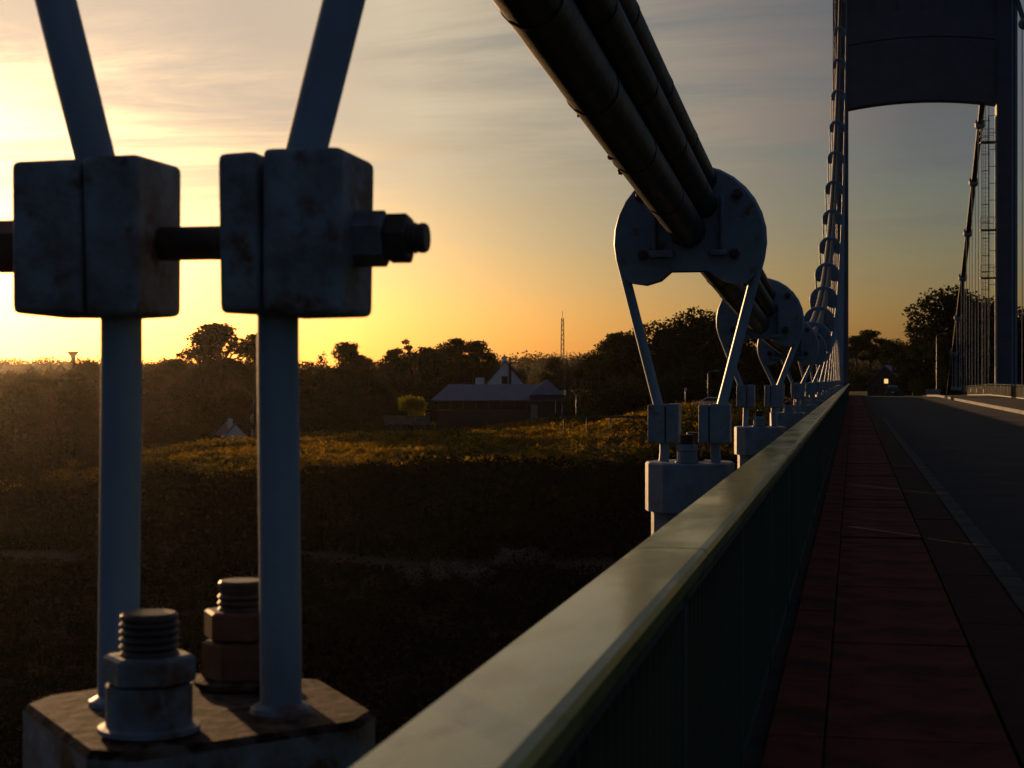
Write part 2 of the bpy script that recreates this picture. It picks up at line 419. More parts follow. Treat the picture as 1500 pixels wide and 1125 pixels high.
# ------------------------------------------------------------------ railings
SEC = 6.3
ORD = ['first', 'second', 'third', 'fourth', 'fifth', 'sixth', 'seventh', 'eighth', 'ninth', 'tenth', 'eleventh', 'twelfth', 'thirteenth', 'fourteenth', 'fifteenth', 'sixteenth', 'seventeenth', 'eighteenth', 'nineteenth', 'twentieth', 'twenty-first', 'twenty-second', 'twenty-third', 'twenty-fourth', 'twenty-fifth', 'twenty-sixth']
# local: origin at the section start, deck level; the cap is .174 wide, x 0..-.174 outward
L = SEC - .012
capm = MB()
prof = [(-.174, .955), (-.174, .990), (-.168, .9985), (-.02, 1.0), (-.006, .996), (0, .985), (.001, .962), (-.006, .950), (-.03, .944), (-.15, .944)]
capm.prism(prof, 0, L)
cap_me = capm.mesh('handrail', M['rail'])
bot_me = MB().bbox(-.115, -.065, 0, L, -.03, .075, b=.006, seg=1).mesh('bottom_rail', M['green'])
mid_me = MB().bbox(-.125, -.055, 0, L, .86, .944, b=.006, seg=1).mesh('upper_rail', M['green'])
post_me = MB().bbox(-.125, -.055, -.04, .04, -.05, .95, b=.008, seg=1).mesh('post', M['green'])
bal_me = MB().bbox(-.126, -.054, -.006, .006, .07, .865, b=.002, seg=1).mesh('baluster', M['green'])
balN = int(L / .105)
bal_all = MB()
for k in range(balN): bal_all.box(-.126, -.054, .08 + k * .105 - .006, .08 + k * .105 + .006, .07, .865)
bal_all_me = bal_all.mesh('balusters', M['green'])
XI = -.329
ys0 = 3.8 - 2 * SEC
secs = [ys0 + k * SEC for k in range(26) if ys0 + k * SEC + SEC < TOWER_Y + 14]
for n, y0 in enumerate(secs):
    o = empty('railing_section', (XI, y0, float(road_z(y0)))); o.rotation_euler = (-math.atan(.0095) if y0 > 152 else 0, 0, 0)
    q = len(secs) - 1 - n
    lab = {0: 'green railing section beside the walkway with the hanger of raised blocks', 1: 'pale topped railing section running past the hanger whose blocks are joined by a bolt',
           2: 'railing section from the first open cap joint, leading to the full disc hanger'}.get(n, 'walkway railing section, %s counted back from the one beyond the tower leg' % ORD[max(0, q - 1)] if q else 'walkway railing section just beyond the tower leg')
    setp(o, lab, 'railing', 'railing sections beside the red walkway')
    link('handrail', cap_me, o); link('bottom_rail', bot_me, o); link('upper_rail', mid_me, o)
    for yy in (.05, SEC / 3, 2 * SEC / 3): link('post', post_me, o, (0, yy, 0))
    if y0 < 14:
        for k in range(balN): link('baluster', bal_me, o, (0, .08 + k * .105, 0))
    else:
        setp(link('balusters', bal_all_me, o), kind='stuff')
# far railing on the other side of the road (only the stretch in view)
rcap_me = MB().bbox(-.05, .05, 0, L, .95, 1.0, b=.012, seg=1).mesh('handrail', M['rail'])
for n in range(14):
    y0 = 104 + n * SEC
    o = empty('railing_section', (XR - .12, y0, float(road_z(y0)))); o.rotation_euler = (-math.atan(.0095) if y0 > 152 else 0, 0, 0)
    d = 'before' if y0 + SEC < TOWER_Y else 'past'
    k = int(abs(y0 + SEC / 2 - TOWER_Y) / SEC)
    setp(o, 'roadside railing section across the road, %s one %s the laddered tower leg' % (ORD[k], d), 'railing', 'railing sections across the road')
    link('handrail', rcap_me, o)
    link('bottom_rail', bot_me, o, (.09, 0, 0)); link('post', post_me, o, (.09, .05, 0)); link('post', post_me, o, (.09, SEC / 2, 0))
    setp(link('balusters', bal_all_me, o, (.09, 0, 0)), kind='stuff')

# ------------------------------------------------------------------ main cables
CX = -1.09                       # left cable plane
CXR = 13.65                      # right cable plane
YM, CA, CZ0 = 30.6, .0024, EYE + .62
def cab_z(Y): return CZ0 + (CA if Y > YM else .00131) * (Y - YM) ** 2
ZTOP = cab_z(TOWER_Y)
STR = [((0, -.115), .118), ((-.10, .075), .094), ((.105, .06), .092), ((-.085, .245), .088), ((.10, .235), .088)]
def cable(name, x, path, label, group=None, seg=14, strands=STR):
    o = empty(name, (x, path[0][0], path[0][1])); setp(o, label, 'cable', group)
    for (dx, dz), r in strands:
        pts = []
        for (Y, Z) in path: pts.append((dx, Y - path[0][0], Z - path[0][1] + dz))
        MB().tube(pts, r, seg).build('cable_strand', M['cable'], o, 60)
    return o
Ys = list(np.concatenate([np.arange(-14, 40, 1.5), np.arange(40, TOWER_Y + .1, 5)]))
if Ys[-1] < TOWER_Y: Ys.append(TOWER_Y)
lc = cable('main_cable', CX, [(Y, cab_z(Y)) for Y in Ys], 'thick black bundle of suspension cables through the saddle discs beside the walkway')
cable('main_cable', CXR, [(Y, cab_z(Y)) for Y in np.linspace(60, TOWER_Y, 24)], 'suspension cable bundle across the road on the river side of the laddered leg', strands=STR[1:], seg=8)
def back_z(Y):
    t = (Y - TOWER_Y) / 77.0; return ZTOP + (-2.6 - ZTOP) * t - 3.2 * 4 * t * (1 - t) * .5
for x, lab in ((CX, 'sloping backstay cable behind the tower leg nearest the red walkway'), (12.2, 'sloping backstay cable with round clamps behind the ladder of the tower')):
    b = cable('backstay_cable', x, [(Y, back_z(Y)) for Y in np.linspace(TOWER_Y, TOWER_Y + 77, 14)], lab, seg=8, strands=[((-.12, 0), .15), ((.12, 0), .15), ((0, .17), .15)])
    for k in range(1, 8):
        Y = TOWER_Y + k * 8.6; sl = math.atan2(back_z(Y + .5) - back_z(Y - .5), 1.0)
        mm = MB().lathe([(.30, -.35), (.48, -.28), (.48, .28), (.30, .35)], 14, Matrix.Rotation(R(90), 4, 'X')).build('cable_clamp', M['paint'], b, 40)
        mm.location = (0, Y - TOWER_Y, back_z(Y) - ZTOP + .05); mm.rotation_euler = (sl, 0, 0)

for si, st in enumerate([c for c in lc.children]):
    (dx, dz), r = STR[si]
    for k in range(9):
        Y = 4.2 + k * 1.35 + si * .37
        sl = math.atan(2 * .00131 * (Y - YM))
        b = MB().lathe([(r + .0005, -.02), (r + .003, -.017), (r + .003, .017), (r + .0005, .02)], 20, Matrix.Rotation(R(-90), 4, 'X')).build('cable_band', M['cable'], st, 40)
        b.location = (dx, Y - Ys[0], cab_z(Y) - cab_z(Ys[0]) + dz); b.rotation_euler = (sl, 0, 0)
# lumps of moss and wrapping wire ends on the underside of the near cable
for k in range(9):
    Y = 5.2 + k * .83 + rng.uniform(-.3, .3); s = rng.uniform(.008, .02)
    o = MB().lathe([(0.001, -s), (s * .9, -s * .4), (s, .2 * s), (s * .5, s)], 6).build('dirt_lump', M['cable'], lc)
    an = R(rng.uniform(185, 235)); o.location = (.115 * math.cos(an), Y - Ys[0], cab_z(Y) - cab_z(Ys[0]) - .115 + .115 * math.sin(an)); o.rotation_euler = (rng.random() * 3, rng.random() * 3, 0)

# ------------------------------------------------------------------ hangers
BASE_Z = EYE - .558              # top of the anchor box
DR = .50                         # saddle disc radius
def hexprism(mb, r, z0, z1, Mx=None, ph=0.0, ch=.12):
    c = r * ch
    return mb.lathe([(r - c, z0), (r, z0 + c * .6), (r, z1 - c * .6), (r - c, z1)], 6, Mx, ph)
def threads(mb, r, z0, z1, pitch, Mx=None, seg=20, dome=True):
    prof = [(r * .93, z0)]; z = z0
    while z + pitch < z1 - .012:
        prof += [(r, z + pitch * .5), (r * .90, z + pitch)]; z += pitch
    prof += [(r * .97, z1 - .010), (r * .96, z1 - .004), (r * .86, z1)]
    return mb.lathe(prof, seg, Mx)
octo = [(-.31, -.03), (-.035, -.345), (.045, -.345), (.30, -.05), (.30, .04), (.12, .30), (-.12, .33), (-.31, .05)]
OCT2 = [(.305 * math.cos(R(30 * k)), .33 * math.sin(R(30 * k))) for k in range(12)]
def rim_path(half, zc_, zb):
    """rope centre line: up from the anchor box, through the block at height zb, round the disc at height zc_, and down"""
    sep, top, r = half
    pts = [(-sep - .006, 0), (-sep, zb - .20), (-sep, zb - .10)]
    # tangent from the block to the disc
    a0 = (-sep, zb - .07)
    dx, dz = a0[0], a0[1] - zc_
    d = math.hypot(dx, dz); phi = math.atan2(dz, dx); al = math.acos(min(1, r / d))
    tang = phi - al if dx < 0 else phi + al
    t0 = math.degrees(tang) % 360
    pts.append((a0[0] - .004, a0[1] + .04))
    n = 18
    a = t0
    end = 180 - t0
    if a > 360 + end: a -= 360
    for k in range(n + 1):
        ang = R(a + (end - a) * k / n)
        pts.append((r * math.cos(ang), zc_ + r * math.sin(ang)))
    return pts + [(-x, z) for x, z in pts[3::-1]]
def hanger(Y, x, zb, label, detail=2, sep=.1415, near=False, cz=None, drop=.08, group='hangers along the walkway side cable'):
    cz = cab_z(Y) if cz is None else cz
    o = empty('cable_hanger', (x, Y, BASE_Z)); setp(o, label, 'hanger', group)
    zk = cz - BASE_Z; zc_ = zk - drop; zb_ = zb
    rr = .035
    pts = rim_path((sep, zb_, DR - .012), zc_, zb_)
    # smooth the corners a little
    MB().tube([(p[0], 0, p[1]) for p in pts], rr, 16 if near else 8).build('suspender_rope', M['rope'], o, 60)
    # saddle disc: round plate cut across below the cable, with a grooved rim
    out = []
    for k in range(41):
        a = R(-31 + (242) * k / 40); out.append((DR * math.cos(a), zc_ + DR * math.sin(a)))
    out += [(-.40, zc_ - .285), (-.30, zc_ - .30), (-.20, zc_ - .27), (-.13, zc_ - .21), (.13, zc_ - .21), (.22, zc_ - .27), (.30, zc_ - .30), (.40, zc_ - .285)]
    sl = math.atan(2 * CA * (Y - YM)) if cz == cab_z(Y) else 0
    d = MB().prism([(a * .93, zc_ + (b - zc_) * .93) for a, b in out], -.06, .06)
    for s in (-1, 1): d.prism(out, s * .075 - .018, s * .075 + .018)
    disc = d.build('saddle_disc', M['paint'], o, 40)
    cb = MB()
    if detail > 1:
        cb.bbox(-.26, -.10, -.15, .15, zk - .29, zk - .24, b=.012); cb.bbox(.15, .26, -.15, .15, zk - .28, zk - .24, b=.012)
        cb.bbox(-.245, -.215, -.15, .15, zk - .24, zk + .12, b=.01)
        cb.bbox(.215, .245, -.15, .15, zk - .24, zk + .12, b=.01)
        clamp = cb.build('cable_clamp', M['paint'], o, 40)
        for bx, bz in ((-.31, -.10), (.31, -.10), (.33, .30), (-.33, .30)):
            h = MB(); Mx = Matrix.Translation((bx, -.095, zc_ + bz)) @ Matrix.Rotation(R(90), 4, 'X')
            hexprism(h, .038, 0, .035, Mx); bo = h.build('clamp_nut', M['rust_nut'], o)
            threads(MB(), .022, .03, .075, .009, Mx, 10).build('bolt_end', M['rust_bolt'], bo, 30)
    else:
        cb.box(-.25, .25, -.13, .13, zk - .25, zk + .36); cb.build('cable_clamp', M['paint'], o)
    # clamp blocks, each of two halves with the rope between them
    bd, bh = .185, .262
    for s in (-1, 1):
        bw = .232 if near and s < 0 else .212; cxb = s * sep + ((-.042 if s < 0 else .036) if near else 0)
        blk = MB()
        sx = cxb + (.014 if s < 0 else -.034)
        jit = .0035 if near else 0
        blk.bbox(cxb - bw / 2, sx - .003, -bd / 2, bd / 2, zb_ - bh / 2, zb_ + bh / 2, b=.014, seg=3, jit=jit)
        b1 = blk.build('clamp_block', M['worn'] if near else M['paint'], o, 40)
        MB().bbox(sx + .003, cxb + bw / 2, -bd / 2 - .003, bd / 2 + .003, zb_ - bh / 2 - .002, zb_ + bh / 2 + .004, b=.014, seg=3, jit=jit).build('block_half', M['worn'] if near else M['paint'], b1, 40)
    if near:
        # through bolt with nuts joining the two blocks
        Mr = Matrix.Rotation(R(90), 4, 'Y')
        tb = MB().lathe([(.029, -.44), (.029, .30)], 20, Matrix.Translation((0, 0, zb_ - .008)) @ Mr).build('through_bolt', M['rust_bolt'], o, 40)
        e1 = sep + .034 + .212 / 2
        Mn = Matrix.Translation((e1 - .022, 0, zb_ - .006)) @ Mr
        hexprism(MB(), .047, 0.0, .074, Mn, R(8)).build('nut', M['worn'], tb)
        hexprism(MB(), .043, .075, .113, Mn, R(22)).build('lock_nut', M['rust_bolt'], tb)
        threads(MB(), .026, .11, .142, .008, Mn).build('bolt_end', M['rust_bolt'], tb, 30)
        e0 = -sep - .042 - .232 / 2
        hexprism(MB(), .046, -.075, .0, Matrix.Translation((e0, 0, zb_ - .008)) @ Mr, R(5)).build('nut', M['rust_nut'], tb)
    # anchor box (octagonal), column below
    bx = MB(); n8 = len(octo); ch = .012
    vs = []; octv = octo if near else OCT2
    for z, k in ((-.33, 1), (-ch, 1), (0, 1 - ch / .33)):
        vs += [(a * k, b * k, z) for a, b in octv]; n8 = len(octv)
    fs = [tuple(range(n8))[::-1], tuple(range(2 * n8, 3 * n8))] + [(r * n8 + i, r * n8 + (i + 1) % n8, r * n8 + n8 + (i + 1) % n8, r * n8 + n8 + i) for r in (0, 1) for i in range(n8)]
    bx.add(vs, fs); box = bx.build('anchor_box', M['plate'] if near else M['paint'], o)
    if near:
        # the box sides are painted, only its top is bare and weathered
        box.data.materials.append(M['worn'])
        for p in box.data.polygons:
            if p.normal.z < .5: p.material_index = 1
    MB().lathe([(.265, -1.25), (.265, -.331)], 12).build('anchor_column', M['paint'], o)
    for s in (-1, 1):
        seg = 24 if near else 12
        ab = MB()
        if s < 0:
            ab.lathe([(.072, .0), (.080, .004), (.080, .012), (.068, .014), (.068, .078)], seg, Matrix.Translation((0, -.2, 0)))
            a_ = ab.build('anchor_sleeve', M['worn'] if near else M['paint'], o, 30)
            hexprism(MB(), .073, .079, .124, Matrix.Translation((0, -.2, 0)), R(14), .10).build('nut', M['worn'] if near else M['paint'], a_)
            threads(MB(), .047, .120, .19, .0115, Matrix.Translation((0, -.2, 0)), seg).build('bolt_end', M['rust_bolt'], a_, 25)
        else:
            ab.lathe([(.078, 0), (.086, .006), (.086, .014), (.07, .018)], seg, Matrix.Translation((0, .2, 0)))
            a_ = ab.build('anchor_washer', M['plate'], o, 30)
            hexprism(MB(), .072, .016, .085, Matrix.Translation((0, .2, 0)), R(20), .10).build('nut', M['rust_nut'], a_)
            hexprism(MB(), .071, .088, .140, Matrix.Translation((0, .2, 0)), R(3), .10).build('lock_nut', M['rust_nut'], a_)
            threads(MB(), .044, .135, .193, .0115, Matrix.Translation((0, .2, 0)), seg).build('bolt_end', M['rust_bolt'], a_, 25)
    if near:
        for s in (-1, 1):
            MB().lathe([(.052, .0), (.050, .008), (.037, .016)], 20, Matrix.Translation((s * (sep + .005), 0, 0))).build('rope_collar', M['paint'], o, 40)
    return o
HY = [2.62 + k * 8.55 for k in range(18) if 2.62 + k * 8.55 < TOWER_Y - 1]
for k, Y in enumerate(HY):
    if k == 0: hanger(Y, CX, .798, 'hanger with two raised clamp blocks joined by a rusty through bolt', 2, near=True)
    elif k == 1: hanger(Y, CX, .258, 'hanger with a large round saddle disc over rope legs and low blocks beside the railing', 2, sep=.172, drop=.17)
    else:
        q = len(HY) - 1 - k
        hanger(Y, CX, .36, '%s hanger from the tower leg on the walkway side cable' % ORD[q], 2 if k < 5 else 1, sep=.165)
# across the road: thin pairs of rods, no box in view
def thin_hanger(x, Y, ztop, zbot, label, group):
    o = empty('cable_hanger', (x, Y, zbot)); setp(o, label, 'hanger', group)
    for s in (-1, 1): MB().tube([(s * .16, 0, 0), (s * .16, 0, ztop - zbot)], .035, 6).build('suspender_rope', M['rope'], o)
    MB().lathe([(.28, -.3), (.46, -.22), (.46, .22), (.28, .3)], 12, Matrix.Translation((0, 0, ztop - zbot)) @ Matrix.Rotation(R(90), 4, 'X')).build('cable_clamp', M['paint'], o)
    MB().bbox(-.3, .3, -.25, .25, -.4, .0, b=.03, seg=1).build('anchor_box', M['paint'], o)
for k, Y in enumerate([Y for Y in HY if Y > 92]):
    q = len([y for y in HY if y > Y])
    thin_hanger(CXR, Y, cab_z(Y), .8, '%s thin hanger across the road on the river side of the laddered leg' % ORD[q], 'hangers across the road')
for k in range(1, 8):
    Y = TOWER_Y + k * 8.6
    if back_z(Y) > 2: thin_hanger(12.2, Y, back_z(Y), .5, '%s thin hanger behind the laddered leg under the backstay' % ORD[k - 1], 'hangers under the backstay')

# ------------------------------------------------------------------ tower
tw = empty('bridge_tower', (5.85, TOWER_Y, 0)); setp(tw, 'tall blue grey steel portal tower straddling the road with an arched crossbeam', 'tower')
def tb(name, x0, x1, y0, y1, z0, z1, b=.06, mt='tower', parent=tw):
    return MB().bbox(x0 - 5.85, x1 - 5.85, y0, y1, z0, z1, b=b, seg=1).build(name, M[mt], parent)
LW = 1.36
legs = []
for x0, x1 in ((-.43 - LW, -.43), (12.28, 12.28 + 1.75)):
    lg = tb('leg', x0, x1, -1.1, 1.1, -22, 42); legs.append(lg)
    tb('leg_cover_plate', x0 + .25, x1 - .25, -1.14, -1.102, -.2, 42, .015, parent=lg)
    tb('leg_foot', x0 - .12, x1 + .08 if x0 < 0 else x1 + .12, -1.25, 1.25, -22, -.6, .05, parent=lg)
for lg, (x0, x1) in zip(legs, ((-.43 - LW, -.43), (12.28, 14.03))):
    for z in (5.5, 11.5, 17.5, 23.4, 30.5): tb('splice_plate', x0 + .1, x1 - .1, -1.17, -1.142, z - .35, z + .35, .01, parent=lg)
# arched crossbeam
x0, x1 = -.43 - 5.85, 12.28 - 5.85
def arch(z0, rise, n=16):
    return [(x0 + (x1 - x0) * k / n, z0 + rise * (1 - (2 * k / n - 1) ** 2)) for k in range(n + 1)]
zb0 = zpx(160, 146.5)
lo_ = arch(zb0, .55)
m = MB().prism(lo_ + [(x, z + 5.55) for x, z in lo_[::-1]], -.85, .85); m.build('crossbeam', M['tower'], tw)
lo2 = arch(zb0 + 5.62, .55); m = MB().prism(lo2 + [(x, z + 2.35) for x, z in lo2[::-1]], -.95, .95); m.build('crossbeam_rib', M['tower'], tw)
lo3_ = arch(zb0 + 8.0, .5); m = MB().prism(lo3_ + [(x1, 41.5), (x0, 41.5)], -.35, .35); m.build('web_plate', M['tower'], tw)
tb('top_flange', -.43, 12.28, -.9, .9, 40.6, 41.6)
for k in range(1, 6):
    xx = -.43 + 12.71 * k / 6; tb('stiffener', xx - .04, xx + .04, -.5, -.352, zb0 + 8.7, 40.6, .01)
for x in (CX, CXR):
    MB().lathe([(.9, -.35), (.9, .35)], 20, Matrix.Translation((x - 5.85, 0, 42.2)) @ Matrix.Rotation(R(90), 4, 'Y')).build('cable_saddle', M['tower'], tw, 40)

# ladder with safety hoops and drain pipe on the leg's inner face
ld = empty('access_ladder', (11.15, TOWER_Y - .6, 1.0)); setp(ld, 'tall steel access ladder with hoops and small platforms beside the tower leg', 'ladder')
for dx in (0, .45): MB().box(dx - .025, dx + .025, -.03, .03, 0, 23.6).build('stile', M['ladder'], ld)
m = MB(); z = .3
while z < 23.5: m.box(.02, .43, -.012, .012, z - .012, z + .012); z += .33
setp(m.build('rungs', M['ladder'], ld), kind='stuff')
for k in range(15):
    z = 2.4 + k * 1.48
    MB().tube([(-.12 + .7 * t, -.35 * math.sin(math.pi * t) - .02, z) for t in np.linspace(0, 1, 9)], .03, 5).build('safety_hoop', M['ladder'], ld)
    MB().box(.44, 1.12, -.02, .02, z + .4, z + .45).build('wall_bracket', M['ladder'], ld)
for z in (9.3, 13.5, 21.2):
    MB().box(-.25, 1.1, -.7, .5, z - .05, z + .05).build('platform', M['ladder'], ld)
    m = MB()
    for zz_ in (.55, 1.1): m.box(-.25, .9, -.71, -.67, z + zz_ - .02, z + zz_ + .02); m.box(-.27, -.23, -.7, .5, z + zz_ - .02, z + zz_ + .02)
    for xx in (-.25, .3, .88): m.box(xx - .02, xx + .02, -.71, -.67, z, z + 1.1)
    m.build('platform_guard', M['ladder'], ld)
for dx in (-.12, .56): MB().box(dx - .014, dx + .014, -.05, -.02, 1.5, 23.4).build('hoop_bar', M['ladder'], ld)
dp = MB().tube([(12.2, TOWER_Y - 1.2, -.1), (12.2, TOWER_Y - 1.2, 24.4)], .085, 10)
setp(dp.build('drain_pipe', mat('pale_pipe', (.42, .40, .33), .35), None, 60), 'slim pale drain pipe running up the corner of the laddered tower leg', 'pipe')

# ------------------------------------------------------------------ buildings
def box_part(name, mt, parent, x0, x1, y0, y1, z0, z1, b=.02): return MB().bbox(x0, x1, y0, y1, z0, z1, b=b, seg=1).build(name, M[mt], parent)
def gable_house(name, px, zc, w, depth, wall_h, roof_h, rz, label, group=None, chimneys=((0, .5),), windows=(), z=None, axis='gable', dz=0, wallm='white'):
    X, Y = at(px, zc); z = (float(ground_z(X, Y)) if z is None else z) + dz
    o = empty(name, (X, Y, z), rz); setp(o, label, 'house', group)
    h = w / 2
    body = MB().prism([(-h, -1.5), (h, -1.5), (h, wall_h), (0, wall_h + roof_h), (-h, wall_h)], 0, depth).build('wall', M[wallm], o)
    rf = MB(); t = .22; e = .35
    k = roof_h / h
    rf.prism([(-h - e, wall_h - e * k), (0, wall_h + roof_h), (0, wall_h + roof_h + t * 1.3), (-h - e, wall_h - e * k + t)], -.18, depth + .18)
    rf.prism([(h + e, wall_h - e * k), (h + e, wall_h - e * k + t), (0, wall_h + roof_h + t * 1.3), (0, wall_h + roof_h)], -.18, depth + .18)
    r_ = rf.build('roof', M['slate'], o)
    for cx, cy in chimneys:
        c = MB().bbox(cx - .45, cx + .45, cy * depth - .3, cy * depth + .3, wall_h + roof_h * .3, wall_h + roof_h + 1.2, b=.03, seg=1)
        c.build('chimney', M[wallm], r_)
        MB().lathe([(.12, 0), (.12, .4)], 8, Matrix.Translation((cx, cy * depth, wall_h + roof_h + 1.2))).build('chimney_pot', M['stone'], r_)
    for wx, wz, ww, wh, mt in windows:
        f = MB().bbox(wx - ww / 2 - .08, wx + ww / 2 + .08, -.06, .05, wz - .08, wz + wh + .08, b=.01, seg=1).build('window', M['timber'], o)
        MB().box(wx - ww / 2, wx + ww / 2, -.075, -.055, wz, wz + wh).build('pane', M[mt], f)
    return o
# long hipped pavilion
PZC = 288; X, Y = at(733, PZC); pz = zpx(611, PZC)
pv = empty('hipped_pavilion', (X, Y, pz), TH); setp(pv, 'long low hall with a dark slate hipped roof and glazed front on the heath', 'building')
k = PZC / FPX
hw = 102 * k; dep = 11
zr0, zr1 = (611 - 586) * k, (611 - 563) * k
MB().add([(-hw, 0, zr0), (hw, 0, zr0), (hw, dep, zr0), (-hw, dep, zr0), (-hw + 2.9, dep / 2, zr1), (hw - 2.9, dep / 2, zr1),
          (-hw, 0, zr0 - .22), (hw, 0, zr0 - .22), (hw, dep, zr0 - .22), (-hw, dep, zr0 - .22)],
         [(0, 1, 5, 4), (1, 2, 5), (2, 3, 4, 5), (3, 0, 4), (6, 7, 1, 0), (7, 8, 2, 1), (8, 9, 3, 2), (9, 6, 0, 3), (9, 8, 7, 6)]).build('roof', M['slate'], pv)
rx = hw - 3.2
MB().add([(rx - 4, -.3, zr0 + .9), (rx + 2.2, -.3, zr0 + .9), (rx + 2.2, 6, zr0 + .9), (rx - 4, 6, zr0 + .9), (rx - .9, 3, zr1 + 1.0)], [(0, 1, 4), (1, 2, 4), (2, 3, 4), (3, 0, 4), (3, 2, 1, 0)]).build('roof', M['slate'], pv)
box_part('wall', 'timber', pv, -hw + 1.1, hw - .8, 1.0, dep - 1, -3, 1.25)
box_part('back_wall', 'timber', pv, -hw + 1.1, hw - .8, dep - 1.4, dep - 1.02, 1.25, zr0 - .05)
box_part('end_wall', 'timber', pv, hw - 5.5, hw - .82, 1.02, dep - 1.5, 1.25, zr0 - .05)
for i in range(9):
    xx = -hw + 1.2 + i * (2 * hw - 6.6) / 8
    box_part('post', 'timber', pv, xx - .11, xx + .11, 1.0, 1.22, 1.25, zr0 - .05)
    if i < 8:
        MB().box(xx + .12, xx + (2 * hw - 6.6) / 8 - .12, 1.08, 1.10, 1.3, zr0 - .1).build('pane', M['glass'], pv)
fr = MB()
fx = hw - 2.5
fr.box(fx - .09, fx + .03, .70, .82, -.3, 3.0); fr.box(fx + 1.05, fx + 1.17, .70, .82, -.3, 3.0); fr.box(fx - .09, fx + 1.17, .69, .83, 2.9, 3.06)
fr.build('door_frame', M['white'], pv)
MB().box(fx + .05, fx + 1.03, .84, .9, -.1, 2.88).build('door', M['glass'], pv)
box_part('door', 'steel', pv, hw - 6.9, hw - 5.7, .9, .99, -.1, 2.2)
box_part('terrace_step', 'concrete', pv, hw - 7, hw - .2, -.6, .99, -2, -.12)
tz = pz
lw = empty('garden_wall', at(590, 283) + (zpx(613, 283),), TH); setp(lw, 'low stone garden wall beside the yellow bush', 'wall')
MB().bbox(-3.2, 4.6, 0, .4, -2.0, .42, b=.04).build('wall', M['stone'], lw); MB().bbox(-3.3, 4.7, -.06, .46, .421, .50, b=.02).build('coping', M['concrete'], lw)
hd = empty('clipped_hedge', at(560, 262) + (zpx(627, 262),), TH); setp(hd, 'low clipped dark hedge along the top of the heath', 'hedge')
def leafcloud(n, fn, size, seed):
    r = np.random.default_rng(seed); P = fn(r, n)
    a = r.normal(size=(n, 3)); a /= np.linalg.norm(a, axis=1)[:, None]
    b = r.normal(size=(n, 3)); b -= a * (a * b).sum(1)[:, None]; b /= np.linalg.norm(b, axis=1)[:, None]
    s = r.uniform(.6, 1.3, n)[:, None] * size; c = r.uniform(.5, .9, n)[:, None]
    return np.stack([P - a * s, P - b * s * c * .5, P + a * s, P + b * s * c * .5], 1)
link('foliage', quads_mesh('foliage', leafcloud(2600, lambda r, n: np.stack([r.uniform(-8, 9, n), r.uniform(-.5, .5, n), r.uniform(-.8, .55, n)], 1), .22, 5), M['oak']), hd)
# white gabled house behind the pavilion, with a stove pipe
gh = gable_house('gabled_house', 740, 306, 7.2, 9, 4.7, 4.3, TH, 'white gabled house with a steep roof rising behind the long hall', windows=((-.1, 5.0, 1.0, 1.3, 'glass'),), chimneys=((-.2, .93),), z=zpx(601, 306))
MB().lathe([(.26, 2.5), (.26, 8.7), (.34, 8.75), (.34, 9.0)], 10, Matrix.Translation((.9, -.8, 0))).build('stove_pipe', M['rust_bolt'], gh, 40)
box_part('dormer', 'white', gh, -5.6, -4.0, 2, 4, 4.0, 6.1)
gable_house('white_cottage', 345, 322, 4.1, 8, 1.9, 2.1, TH + R(24), 'small white cottage with a lit roof edge below the pines', chimneys=((-.9, .1),), windows=((.9, .9, .5, .55, 'glass'),), z=zpx(652, 322))
gable_house('twin_gabled_villa', 379, 350, 3.6, 7, 3.6, 2.6, TH - R(8), 'grey white villa with a tall gable half hidden among trees', chimneys=((-1.3, .3),), windows=((-.7, 1.2, .6, 1.0, 'glass'), (.8, 1.2, .6, 1.0, 'glass'), (0, 3.6, .6, .9, 'glass')), z=zpx(636, 350))
gable_house('roadside_house', 1296, 330, 7, 8, 3.0, 3.2, TH - R(25), 'dark house beyond the bridge end with one glowing window', chimneys=((0, .8),), windows=((.3, 2.8, .8, .9, 'lit'), (-1.6, 1.0, .9, 1.2, 'glass')), z=zpx(582, 330), wallm='timber')
gable_house('wayside_house', 1124, 262, 8, 8, 2.8, 3.0, TH, 'low dark house seen between the hanger legs with a glowing pane as sun glint', chimneys=((-2, .6),), windows=((-.4, 1.6, .45, .5, 'lit'), (-2.0, 1.0, .9, 1.1, 'glass'), (1.6, .9, .8, 1.2, 'glass')), z=zpx(580, 262), wallm='timber')

# lattice mast and water tower on the skyline
X, Y = at(824, 900); ms = empty('lattice_mast', (X, Y, float(ground_z(X, Y)))); setp(ms, 'thin lattice radio mast standing above the far wood', 'mast')
top = zpx(466, 900) - ms.location.z
for a, b in ((-1, -1), (1, -1), (1, 1), (-1, 1)): MB().tube([(a * 1.0, b * 1.0, 0), (a * .55, b * .55, top)], .16, 5).build('mast_leg', M['steel'], ms)
m = MB(); z = 6; f = 1
while z < top - 2:
    w0 = 1 - .45 * z / top; w1 = 1 - .45 * (z + 2.6) / top
    for s in (-1, 1): m.tube([(-f * w0, s * w0, z), (f * w1, s * w1, z + 2.6)], .09, 4); m.tube([(s * w0, -f * w0, z), (s * w1, f * w1, z + 2.6)], .09, 4)
    z += 2.6; f = -f
setp(m.build('lattice', M['steel'], ms), kind='stuff')
MB().tube([(0, 0, top), (0, 0, top + 4)], .12, 5).build('aerial', M['steel'], ms)
X, Y = at(107, 1500); wt = empty('water_tower', (X, Y, float(ground_z(X, Y)))); setp(wt, 'small flared water tower on the far skyline', 'water tower')
hh = zpx(515, 1500) - wt.location.z
MB().lathe([(2.2, 0), (1.7, hh - 7)], 14).build('stem', M['concrete'], wt, 40); MB().lathe([(1.7, hh - 7), (2.4, hh - 4), (5.4, hh - .6), (5.4, hh)], 18).build('tank', M['concrete'], wt, 40)

